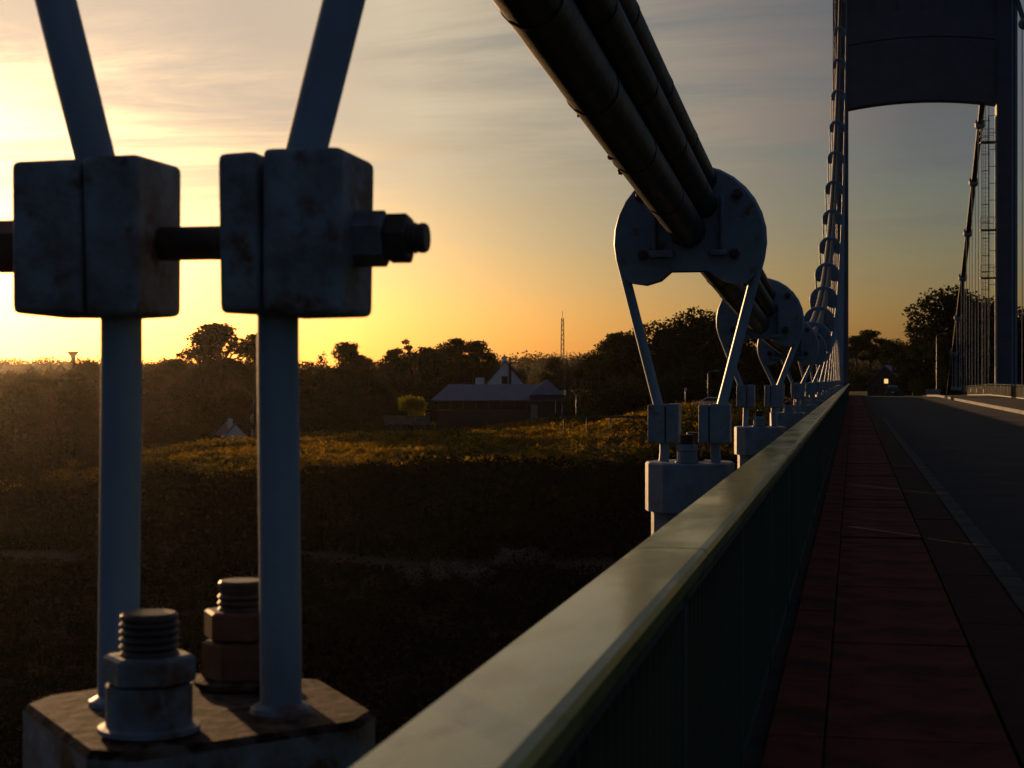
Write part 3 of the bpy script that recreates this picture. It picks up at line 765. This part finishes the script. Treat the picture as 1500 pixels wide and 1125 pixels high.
# ------------------------------------------------------------------ cars, lamps, signs
def car(px, zc, X=None, rz=0, paint='carpaint', label='', lit=False, z=None):
    if X is None: X, Y = at(px, zc)
    else: Y = (zc + X * ST) / CT
    z = float(road_z(Y)) - .13 if z is None else z
    o = empty('parked_car' if lit else 'hatchback_car', (X, Y, z), rz); setp(o, label, 'car')
    prof = [(-2.0, .35), (-2.05, .75), (-1.95, .95), (-1.75, 1.3), (-1.45, 1.46), (.1, 1.48), (.45, 1.4), (1.05, .98), (1.75, .85), (2.02, .65), (2.0, .32)]
    b = bmesh.new()
    Mx = Matrix.Rotation(R(90), 4, 'Z')
    mb = MB(); n = len(prof); secs_ = [(-.84, .93), (-.86, 1), (.86, 1), (.84, .93)]
    vs = []
    for yy in (-1, -.8, .8, 1):
        for x, zz_ in prof:
            k = .87 - .20 * max(0, (zz_ - .9) / .6)
            wdt = k * (1 if abs(yy) == 1 else .9)
            vs.append((math.copysign(wdt, yy), x if abs(yy) < 1 else x * .985, zz_ if abs(yy) < 1 else .35 + (zz_ - .35) * .97))
    fs = [tuple(range(n)), tuple(range(4 * n - 1, 3 * n - 1, -1))]
    for r_ in range(3):
        for i in range(n): fs.append((r_ * n + i, (r_ + 1) * n + i, (r_ + 1) * n + (i + 1) % n, r_ * n + (i + 1) % n))
    mb.add(vs, fs); body = mb.build('body', M[paint], o, 35); b.free()
    MB().add([(-.56, -1.995, 1.0), (.56, -1.995, 1.0), (.5, -1.80, 1.36), (-.5, -1.80, 1.36)], [(0, 1, 2, 3)]).build('rear_window', M['glass'], o)
    MB().add([(-.58, 1.09, 1.0), (.58, 1.09, 1.0), (.5, .52, 1.40), (-.5, .52, 1.40)], [(0, 3, 2, 1)]).build('windscreen', M['glass'], o)
    for s in (-1, 1):
        MB().add([(s * .862, -1.5, .98), (s * .862, .85, .98), (s * .745, .35, 1.36), (s * .745, -1.35, 1.36)], [(0, 1, 2, 3)]).build('side_window', M['glass'], o)
        MB().bbox(s * .72 - .1, s * .72 + .1, -2.07, -1.99, .72, .95, b=.02, seg=1).build('tail_light', M['tail'] if lit else M['rust_bolt'], o)
        MB().bbox(s * .93 - .08, s * .93 + .08, .62, .74, .95, 1.07, b=.02, seg=1).build('wing_mirror', M[paint], o)
        for yy in (-1.25, 1.3):
            w_ = MB().lathe([(.2, -.1), (.3, -.1), (.31, -.06), (.31, .06), (.3, .1), (.2, .1)], 16, Matrix.Translation((s * .78, yy, .31)) @ Matrix.Rotation(R(90), 4, 'Y')).build('wheel', M['rubber'], o, 40)
            MB().lathe([(.19, -.105), (.19, .105)], 12, Matrix.Translation((s * .78, yy, .31)) @ Matrix.Rotation(R(90), 4, 'Y')).build('rim', M['steel'], w_)
    MB().bbox(-.26, .26, -2.075, -2.04, .5, .61, b=.005, seg=1).build('number_plate', M['white'], o)
    return o
car(1311, 236, X=5.5, label='small dark hatchback driving away on the road past the tower')
sx, sy = at(1041, 214)
car(1041, 214, rz=R(80), paint='carwhite', label='pale parked car with glowing red tail lights near the lamp post', lit=True, z=float(ground_z(sx, sy)))
def lamp_post(px, zc, ytop, label, sign=False):
    X, Y = at(px, zc); z = float(ground_z(X, Y)); h = zpx(ytop, zc) - z
    o = empty('sign_post' if sign else 'street_lamp', (X, Y, z)); setp(o, label, 'sign' if sign else 'street lamp')
    MB().lathe([(.14, -.3), (.12, .8), (.08, .85), (.055, h)], 8).build('pole', M['steel'], o, 40)
    if sign: MB().bbox(-.16, .16, -.03, 0, h - .4, h, b=.02, seg=1).build('sign_plate', M['white'], o)
    else:
        MB().tube([(0, 0, h), (.2, 0, h + .25), (1.0, 0, h + .35)], .04, 6).build('arm', M['steel'], o)
        MB().bbox(.8, 1.5, -.12, .12, h + .28, h + .42, b=.03, seg=1).build('lamp_head', M['steel'], o)
lamp_post(1037, 222, 547, 'grey street lamp standing beside the pale parked car')
lamp_post(1372, 262, 492, 'tall street lamp against the dark oaks behind the backstay')
lamp_post(1004, 218, 568, 'short post with a white plate between the hanger legs', True)
lamp_post(844, 250, 578, 'small white plate on a post right of the long hall', True)
X, Y = at(1367, 205); sgn = MB().bbox(-.9, .9, -.2, .2, 0, .75, b=.05).build('concrete_block', M['kerb'], None); sgn.location = (X, Y, float(road_z(Y)) + .0)
setp(sgn, 'pale concrete block at the far end of the footway kerb', 'block')
gr = empty('guard_rail', at(960, 207) + (0,), TH + R(4)); gz = float(ground_z(*at(960, 207))); gr.location.z = gz; setp(gr, 'dark roadside guard rail along the edge of the heath', 'guard rail')
MB().bbox(-12, 12, -.03, .03, .45, .75, b=.01, seg=1).build('beam', M['timber'], gr)
for k in range(9): MB().box(-11.6 + k * 2.9 - .07, -11.6 + k * 2.9 + .07, .03, .17, -1.5, .7).build('post', M['timber'], gr)

# ------------------------------------------------------------------ trees
def cloud(r, lobes, n, size, shell=.55, flat=1.0):
    w = np.array([l[3] * l[4] * l[5] for l in lobes]) ** .67; w /= w.sum()
    k = r.choice(len(lobes), n, p=w); Lb = np.array(lobes)[k]
    d = r.normal(size=(n, 3)); d /= np.linalg.norm(d, axis=1)[:, None]
    rad = np.minimum(1.15, r.uniform(shell, 1.05, n)[:, None] * (1 + .13 * r.normal(size=(n, 1))))
    P = Lb[:, :3] + d * rad * Lb[:, 3:6]
    a = r.normal(size=(n, 3)); a /= np.linalg.norm(a, axis=1)[:, None]
    b = r.normal(size=(n, 3)); b -= a * (a * b).sum(1)[:, None]; b /= np.linalg.norm(b, axis=1)[:, None]
    s = r.uniform(.5, 1.4, n)[:, None] * size; c = r.uniform(.5, .9, n)[:, None]
    V = np.stack([P - a * s, P - b * s * c, P + a * s, P + b * s * c], 1)
    return V, r.uniform(0, 1, len(lobes))[k]
def make_tree(kind, seed):
    """a tree 10 m tall: trunk with limbs, crown of loose leaf faces"""
    r = np.random.default_rng(seed); q = random.Random(seed)
    tr = MB(); lobes = []; size = .13; n = 5200; mt = 'oak'
    lean = q.uniform(-.4, .4)
    if kind == 'oak':
        for k in range(20):
            a = q.uniform(0, 6.28); rr = q.uniform(.3, 3.0); z = q.uniform(2.2, 8.6); f = 1 - abs(z - 5.2) / 6
            s = q.uniform(.8, 1.5); lobes.append((rr * f * math.cos(a), rr * f * math.sin(a), z, s, s, s * .8))
        lobes.append((lean, 0, 8.9, 1.1, 1.1, .9)); n = 6500
    elif kind == 'pine':
        mt = 'pine'; size = .11; n = 6000
        for k in range(13):
            a = k * 2.4 + q.uniform(-.4, .4); z = q.uniform(5.6, 9.0); rr = q.uniform(.7, 2.7) * (1 - .5 * max(0, (z - 7) / 3))
            s = q.uniform(.7, 1.25); lobes.append((rr * math.cos(a), rr * math.sin(a), z, s, s, s * .5))
        for k in range(4):
            s = q.uniform(.7, 1.1); lobes.append((q.uniform(-.9, .9), q.uniform(-.9, .9), q.uniform(8.7, 9.5), s, s, s * .5))
    elif kind == 'cone':
        mt = 'pine'; size = .11; n = 4600
        for k in range(16):
            z = .9 + k * .56; s = .35 + (9.6 - z) * .17
            a = q.uniform(0, 6.28); lobes.append((.25 * math.cos(a), .25 * math.sin(a), z, s, s, .55))
    elif kind == 'bush':
        for k in range(16):
            a = q.uniform(0, 6.28); rr = q.uniform(.5, 4.2); z = q.uniform(1.0, 7.6) * (1 - rr / 9); s = q.uniform(1.4, 2.5)
            lobes.append((rr * math.cos(a), rr * math.sin(a), z, s, s, s * .8))
        size = .17; n = 6500
    elif kind == 'narrow':
        mt = 'pine'; n = 1100
        for k in range(9):
            z = 4.2 + k * .65; a = q.uniform(0, 6.28); s = q.uniform(.4, .75); lobes.append((.5 * math.cos(a), .5 * math.sin(a), z, s, s, s * .55))
    tp = [(0, 0, -1), (.05, 0, .5), (lean * .3, .05, 3), (lean * .8, 0, 6), (lean, 0, 8.8)]
    tr.tube(tp, [.34, .27, .2, .12, .03], 8)
    V = []
    if kind == 'bare':
        mt = 'bare'
        def grow(p, d, ln, rad, lev):
            e = p + d * ln
            if lev < 3: tr.tube([p, p + d * ln * .5 + Vector((q.uniform(-.1, .1),) * 3) * ln * .3, e], [rad, rad * .8, rad * .55], 5 if lev < 2 else 3)
            else:
                u = d.orthogonal().normalized() * rad
                V.append([p - u, p + u, e])
            if lev < 5:
                for k in range(5 if lev < 4 else 6):
                    t = q.uniform(.35, 1.0) if lev else q.uniform(.3, 1)
                    nd = (d + Vector((q.gauss(0, .5), q.gauss(0, .5), q.gauss(.12, .4)))).normalized()
                    grow(p + d * ln * t, nd, ln * q.uniform(.5, .72), max(.022, rad * .5), lev + 1)
        for k in range(4):
            a = k * 1.57 + q.uniform(-.4, .4)
            grow(Vector((0, 0, 1.8 + k * .5)), Vector((math.cos(a) * .6, math.sin(a) * .6, 1)).normalized(), q.uniform(2.6, 3.6), .13, 1)
        V = np.array([[list(p) for p in t] for t in V]); V[:, :, 2] = np.minimum(V[:, :, 2], 10)
        cm = quads_mesh('crown', V, M[mt], 3)
    else:
        for l in lobes:
            if kind in ('pine', 'oak', 'narrow') and q.random() < .75:
                z0 = max(1.6, l[2] - q.uniform(1.0, 2.4)); t = z0 / 10
                tr.tube([(lean * t, 0, z0), ((lean * t + l[0]) / 2, l[1] / 2, (z0 + l[2]) / 2 - .15), (l[0], l[1], l[2])], [.10, .07, .025], 5)
        V, tn = cloud(r, lobes, n, size); cm = quads_mesh('crown', V, M[mt], 4, tn)
    return tr.mesh('trunk', M['bark'], 60), cm
KINDS = {}
for kd, cnt in (('oak', 3), ('pine', 3), ('cone', 2), ('bush', 3), ('bare', 2), ('narrow', 1)):
    KINDS[kd] = [make_tree(kd, 100 + 17 * i + len(kd)) for i in range(cnt)]
NAME = {'oak': 'broadleaf_tree', 'pine': 'pine_tree', 'cone': 'conifer_tree', 'bush': 'bushy_tree', 'bare': 'bare_tree', 'narrow': 'pine_tree'}
tree_n = 0
def tree(kind, px, ytop, zc, label, group=None, wid=1.0, cat='tree'):
    global tree_n
    X, Y = at(px, zc)
    rx_ = float(road_x(Y))
    if 150 < Y < 430 and -2.5 < X - rx_ < 13.5: return
    z = float(ground_z(X, Y)); h = zpx(ytop, zc) - z
    if h < 1: return
    tm, cm = KINDS[kind][tree_n % len(KINDS[kind])]; tree_n += 1
    o = empty(NAME[kind], (X, Y, z), rng.uniform(0, 6.28)); s = h / 10; o.scale = (s * wid, s * wid, s)
    setp(o, label, cat, group)
    link('trunk', tm, o); link('crown', cm, o)
    return o
CNT = {}
def cnt(fmt, kd, grp, rev=False):
    k = CNT[(grp, kd)] = CNT.get((grp, kd), 0) + 1
    return fmt % (ORD[k - 1] + ' ' + {'oak': 'tall broadleaf tree', 'bush': 'low bushy tree', 'bare': 'leafless tree', 'pine': 'pine'}[kd])
# skyline of the wood left of the bridge
SKX = [-200, 0, 30, 60, 90, 130, 210, 250, 285, 300, 400, 430, 460, 490, 540, 575, 625, 650, 710, 735, 760]
SKY_ = [540, 548, 536, 529, 524, 524, 522, 522, 530, 533, 528, 530, 526, 522, 520, 518, 515, 512, 520, 526, 545]
def skyl(px): return float(np.interp(px, SKX, SKY_))
W1 = 'wood behind the heath'
tree('pine', 330, 471, 352, 'tallest broad pine rising over the wood above the white cottage', W1, 1.4)
tree('pine', 303, 486, 356, 'slightly lower pine leaning on the tallest pine', W1, 1.0)
tree('pine', 375, 484, 350, 'pine crown close beside the tallest pine above the villa', W1, .8)
tree('pine', 515, 499, 360, 'lone flat topped pine in the wood left of the long hall', W1, 1.0)
tree('cone', 474, 514, 357, 'dark pointed conifer beside the lone flat topped pine', W1, 1.1)
tree('pine', 670, 493, 350, 'left of two twin pines rising behind the long hall roof', W1, 1.0)
tree('pine', 693, 497, 354, 'right of two twin pines rising behind the long hall roof', W1, 1.0)
tree('narrow', 600, 493, 365, 'slim tufted pine sticking up from the wood', W1, .9)
tree('pine', 578, 508, 362, 'small rounded pine left of the slim tufted pine', W1, .9)
tree('pine', 625, 506, 362, 'small rounded pine right of the slim tufted pine', W1, .9)
tree('pine', 716, 515, 358, 'low pine at the edge of the wood beside the twin pines', W1, .9)
kinds1 = ['oak', 'bare', 'oak', 'bare', 'bush', 'oak', 'pine']
LBL = {'oak': 'broadleaf tree in the wood', 'bare': 'leafless brown tree in the wood', 'bush': 'low bushy tree in the wood', 'pine': 'small pine in the wood'}
ROWN = [', back row', ', middle row', ', front edge']
ZC = {}
def ZLAB(kd, px, row):
    k = ZC[(kd, ZONE(px), row)] = ZC.get((kd, ZONE(px), row), 0) + 1
    return ORD[k - 1] + ' ' + LBL[kd].replace(' in the wood', '') + ' ' + ZONE(px) + ROWN[row] + ', counted towards hall'
def ZONE(px):
    for lim, t in ((40, 'well beyond the water tower'), (150, 'below the water tower'), (270, 'between water tower and tallest pine'), (410, 'around the tallest pine'), (500, 'between villa and lone pine'), (590, 'between lone pine and slim pine'), (660, 'between slim pine and twin pines')):
        if px < lim: return t
    return 'behind the twin pines'
i = 0
for row, (z0, z1, dy0, dy1, step) in enumerate(((372, 430, 0, 8, 19), (335, 365, 14, 30, 22), (308, 330, 38, 62, 26))):
    px = -120.0
    while px < 752:
        kd = kinds1[i % len(kinds1)]
        if row == 2 and kd in ('pine',): kd = 'bush'
        if not (row == 2 and (540 < px or 285 < px < 415)) and not (row == 1 and 325 < px < 395):
            tree(kd, px, skyl(px) - 4 + rng.uniform(dy0, dy1), rng.uniform(z0, z1), ZLAB(kd, px, row), W1 + ', ' + kd, rng.uniform(.9, 1.35) * (1.3 if row else 1.1))
        px += step * rng.uniform(.75, 1.25); i += 1
# scrubby trees on the left flank of the slope
W2 = 'scrub trees on the river slope'
SLOPE = ((-60, 560, 250, 'oak'), (-10, 566, 240, 'bush'), (35, 553, 268, 'oak'), (75, 548, 275, 'bare'), (118, 560, 262, 'oak'), (20, 612, 215, 'bush'), (80, 606, 225, 'bush'), (130, 640, 220, 'bush'), (-40, 640, 190, 'bush'), (55, 668, 190, 'bush'), (115, 690, 190, 'bush'), (160, 672, 213, 'bush'), (10, 735, 165, 'bush'), (240, 600, 285, 'bush'), (215, 588, 290, 'oak'), (275, 598, 288, 'bush'))
for px, yt, zc, kd in sorted(SLOPE, key=lambda t: -t[0]):
    tree(kd, px, yt, zc, cnt('%s in the river slope scrub, counted from the cottage outwards', kd, W2, True), W2 + ', ' + kd, 1.25)
# darker wood between the long hall and the hanger legs
W3 = 'dark wood behind the hanger legs'
for px, yt, zc, kd in ((762, 538, 420, 'oak'), (786, 530, 400, 'bare'), (812, 522, 380, 'oak'), (832, 503, 330, 'bare'), (850, 508, 300, 'bare'), (868, 512, 290, 'oak'), (884, 497, 275, 'oak'), (903, 484, 262, 'pine'), (922, 482, 258, 'oak'), (942, 470, 252, 'oak'), (962, 466, 250, 'oak'), (984, 464, 248, 'oak'), (1004, 452, 244, 'oak'), (1022, 446, 246, 'oak'), (1046, 452, 250, 'oak'), (1066, 449, 248, 'oak'), (1090, 452, 250, 'oak'), (1114, 458, 250, 'oak'), (1140, 466, 252, 'oak'), (1166, 474, 262, 'oak'), (1192, 470, 270, 'oak'), (1214, 466, 275, 'oak'),
                         (850, 548, 268, 'bush'), (876, 540, 256, 'bush'), (900, 536, 240, 'bush'), (925, 535, 236, 'bush'), (950, 528, 238, 'bush'), (975, 532, 235, 'bush'), (1000, 524, 236, 'bush'), (1026, 532, 238, 'bush'), (1052, 528, 240, 'bush'), (1078, 534, 242, 'bush'), (1100, 520, 285, 'bush'), (1145, 526, 290, 'bush'), (1170, 530, 280, 'bush'), (1195, 528, 285, 'bush'), (1220, 535, 290, 'bush'), (820, 575, 300, 'bush'), (855, 585, 262, 'bush')):
    tree(kd, px, yt, zc, cnt('%s of the dark wood, counted from the long hall towards the tower', kd, W3), W3 + ', ' + kd, 1.25 if kd == 'bush' else 1.05)
# trees seen through the tower portal
W4 = 'trees beyond the tower'
for px, yt, zc, kd in ((1256, 490, 420, 'pine'), (1274, 482, 415, 'pine'), (1294, 494, 425, 'oak'), (1312, 494, 400, 'oak'), (1330, 500, 385, 'bush'), (1262, 528, 380, 'bush'), (1290, 535, 375, 'bush'), (1318, 530, 372, 'bush'), (1240, 520, 400, 'bush'), (1345, 520, 350, 'bush')):
    tree(kd, px, yt, zc, cnt('%s seen through the tower portal, counted from the walkway side', kd, W4), W4 + ', ' + kd, 1.15)
W5 = 'oaks behind the laddered leg'
for px, yt, zc, kd in ((1340, 474, 300, 'oak'), (1358, 456, 290, 'oak'), (1378, 420, 285, 'oak'), (1398, 413, 280, 'oak'), (1422, 424, 282, 'oak'), (1446, 432, 280, 'oak'), (1472, 440, 275, 'oak'), (1500, 446, 270, 'oak'), (1530, 440, 270, 'oak'), (1362, 535, 275, 'bush'), (1385, 528, 268, 'bush'), (1408, 520, 265, 'bush'), (1432, 530, 262, 'bush'), (1458, 526, 262, 'bush'), (1485, 530, 258, 'bush'), (1512, 530, 255, 'bush'), (1345, 520, 320, 'bush')):
    tree(kd, px, yt, zc, cnt('%s on the bank behind the backstay, counted from the road', kd, W5), W5 + ', ' + kd, 1.15)
# yellow rounded bush beside the hall
X, Y = at(604, 284); yb = empty('yellow_bush', (X, Y, zpx(613, 284))); setp(yb, 'rounded yellow green bush at the end of the long hall', 'bush')
q = np.random.default_rng(3)
lob = [(q.uniform(-1.5, 1.5), q.uniform(-1, 1), q.uniform(1.0, 3.4), 1.25, 1.2, 1.1) for _ in range(12)]
link('foliage', quads_mesh('foliage', cloud(q, lob, 3600, .16, .6)[0], M['yellow']), yb)
MB().tube([(0, 0, -1), (0, 0, 1), (.1, 0, 2.4)], [.2, .16, .06], 6).build('stem', M['bark'], yb)
# pale blossoming thorn bushes low on the slope
for px, py, zc, w, hgt, lab in ((655, 868, 137, 3.6, 2.4, 'wide pale blossoming thorn bush low on the dark slope'), (762, 870, 140, 1.5, 1.6, 'smaller pale thorn bush near the railing side of the slope')):
    X, Y = at(px, zc); z = float(ground_z(X, Y)); o = empty('thorn_bush', (X, Y, z)); setp(o, lab, 'bush')
    q = np.random.default_rng(px); lob = [(q.uniform(-w, w), q.uniform(-1.2, 1.2), q.uniform(.4, hgt) * .8, .8, .8, .6) for _ in range(14)]
    link('foliage', quads_mesh('foliage', cloud(q, lob, 2200, .07, .5)[0], M['blossom']), o)
    MB().tube([(0, 0, -.5), (.1, 0, .6), (.3, 0, 1.4)], [.12, .09, .03], 5).build('stem', M['bark'], o)

# ------------------------------------------------------------------ gorse heath: nobody could count it
def scatter(n, seed, xr, yr, test):
    r = np.random.default_rng(seed); X = r.uniform(*xr, n); Y = r.uniform(*yr, n); k = test(X, Y); return r, X[k], Y[k]
def in_view(X, Y, mg=170):
    zc = Y * CT - X * ST; px = 750 + FPX * (X * CT + Y * ST) / zc
    return (px > -mg) & (px < 1180) & (zc > 60)
def clumps(name, n, seed, xr, yr, test, rad, hgt, per, size, mt, lift=0):
    r, X, Y = scatter(n, seed, xr, yr, test); k = len(X); Z = ground_z(X, Y) + lift
    s = r.uniform(.5, 1.3, k) * (1 + .6 * (wob(X * 3.1, Y * 2.7) > .25))
    d = r.normal(size=(k, per, 3)); d /= np.linalg.norm(d, axis=2)[..., None]; d[..., 2] = np.abs(d[..., 2])
    P = np.stack([X, Y, Z], 1)[:, None, :] + d * (np.array([rad, rad, hgt]) * s[:, None, None]) * r.uniform(.6, 1.05, (k, per, 1))
    P = P.reshape(-1, 3); m_ = len(P)
    a = r.normal(size=(m_, 3)); a[:, 2] += .5; a /= np.linalg.norm(a, axis=1)[:, None]
    b = r.normal(size=(m_, 3)); b -= a * (a * b).sum(1)[:, None]; b /= np.linalg.norm(b, axis=1)[:, None]
    sz = (np.repeat(s, per) * r.uniform(.5, 1.3, m_) * size)[:, None]
    V = np.stack([P - b * sz, P + b * sz, P + a * sz * 1.9], 1)
    tn = np.clip(.5 + .32 * wob(X * 1.9 + 7, Y * 2.3) + r.normal(size=k) * .2, 0, 1)      # neighbouring plants look alike
    return setp(link(name, quads_mesh(name, V, M[mt], 3, np.repeat(tn, per))), kind='stuff')
off_road = lambda X, Y: in_view(X, Y) & (X - road_x(Y) < -9)
onpath = np.array([(p[0], p[1]) for p in pts])
def heath(X, Y):
    k = off_road(X, Y); py_ = np.interp(X, onpath[:, 0][np.argsort(onpath[:, 0])], onpath[:, 1][np.argsort(onpath[:, 0])])
    return k & (np.abs(Y - py_) > 1.6)
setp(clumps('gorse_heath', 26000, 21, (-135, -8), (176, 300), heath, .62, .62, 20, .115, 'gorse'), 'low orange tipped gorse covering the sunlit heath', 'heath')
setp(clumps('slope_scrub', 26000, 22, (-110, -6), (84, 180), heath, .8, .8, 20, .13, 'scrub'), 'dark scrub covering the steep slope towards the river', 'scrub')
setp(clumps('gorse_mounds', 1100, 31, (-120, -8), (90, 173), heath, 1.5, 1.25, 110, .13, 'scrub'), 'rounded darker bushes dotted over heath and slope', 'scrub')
setp(clumps('distant_wood', 5200, 23, (-1100, 350), (560, 1700), lambda X, Y: in_view(X, Y, 300) | (X > -40), 7, 6, 60, .55, 'wood_far'), 'far wooded hills fading into evening haze', 'wood')

# ------------------------------------------------------------------ evening haze
hz = MB().box(-1720, 920, -170, 2640, -48, 46).build('haze', M['dark'])
hm = bpy.data.materials.new('haze'); hm.use_nodes = True; hn = hm.node_tree.nodes; hn.remove(hn['Principled BSDF'])
pvn = hn.new('ShaderNodeVolumePrincipled'); pvn.inputs['Color'].default_value = (.95, .82, .66, 1); pvn.inputs['Density'].default_value = .000025
pvn.inputs['Anisotropy'].default_value = .9
hm.node_tree.links.new(pvn.outputs[0], hn['Material Output'].inputs['Volume'])
hz.data.materials[0] = hm; setp(hz, kind='stuff')
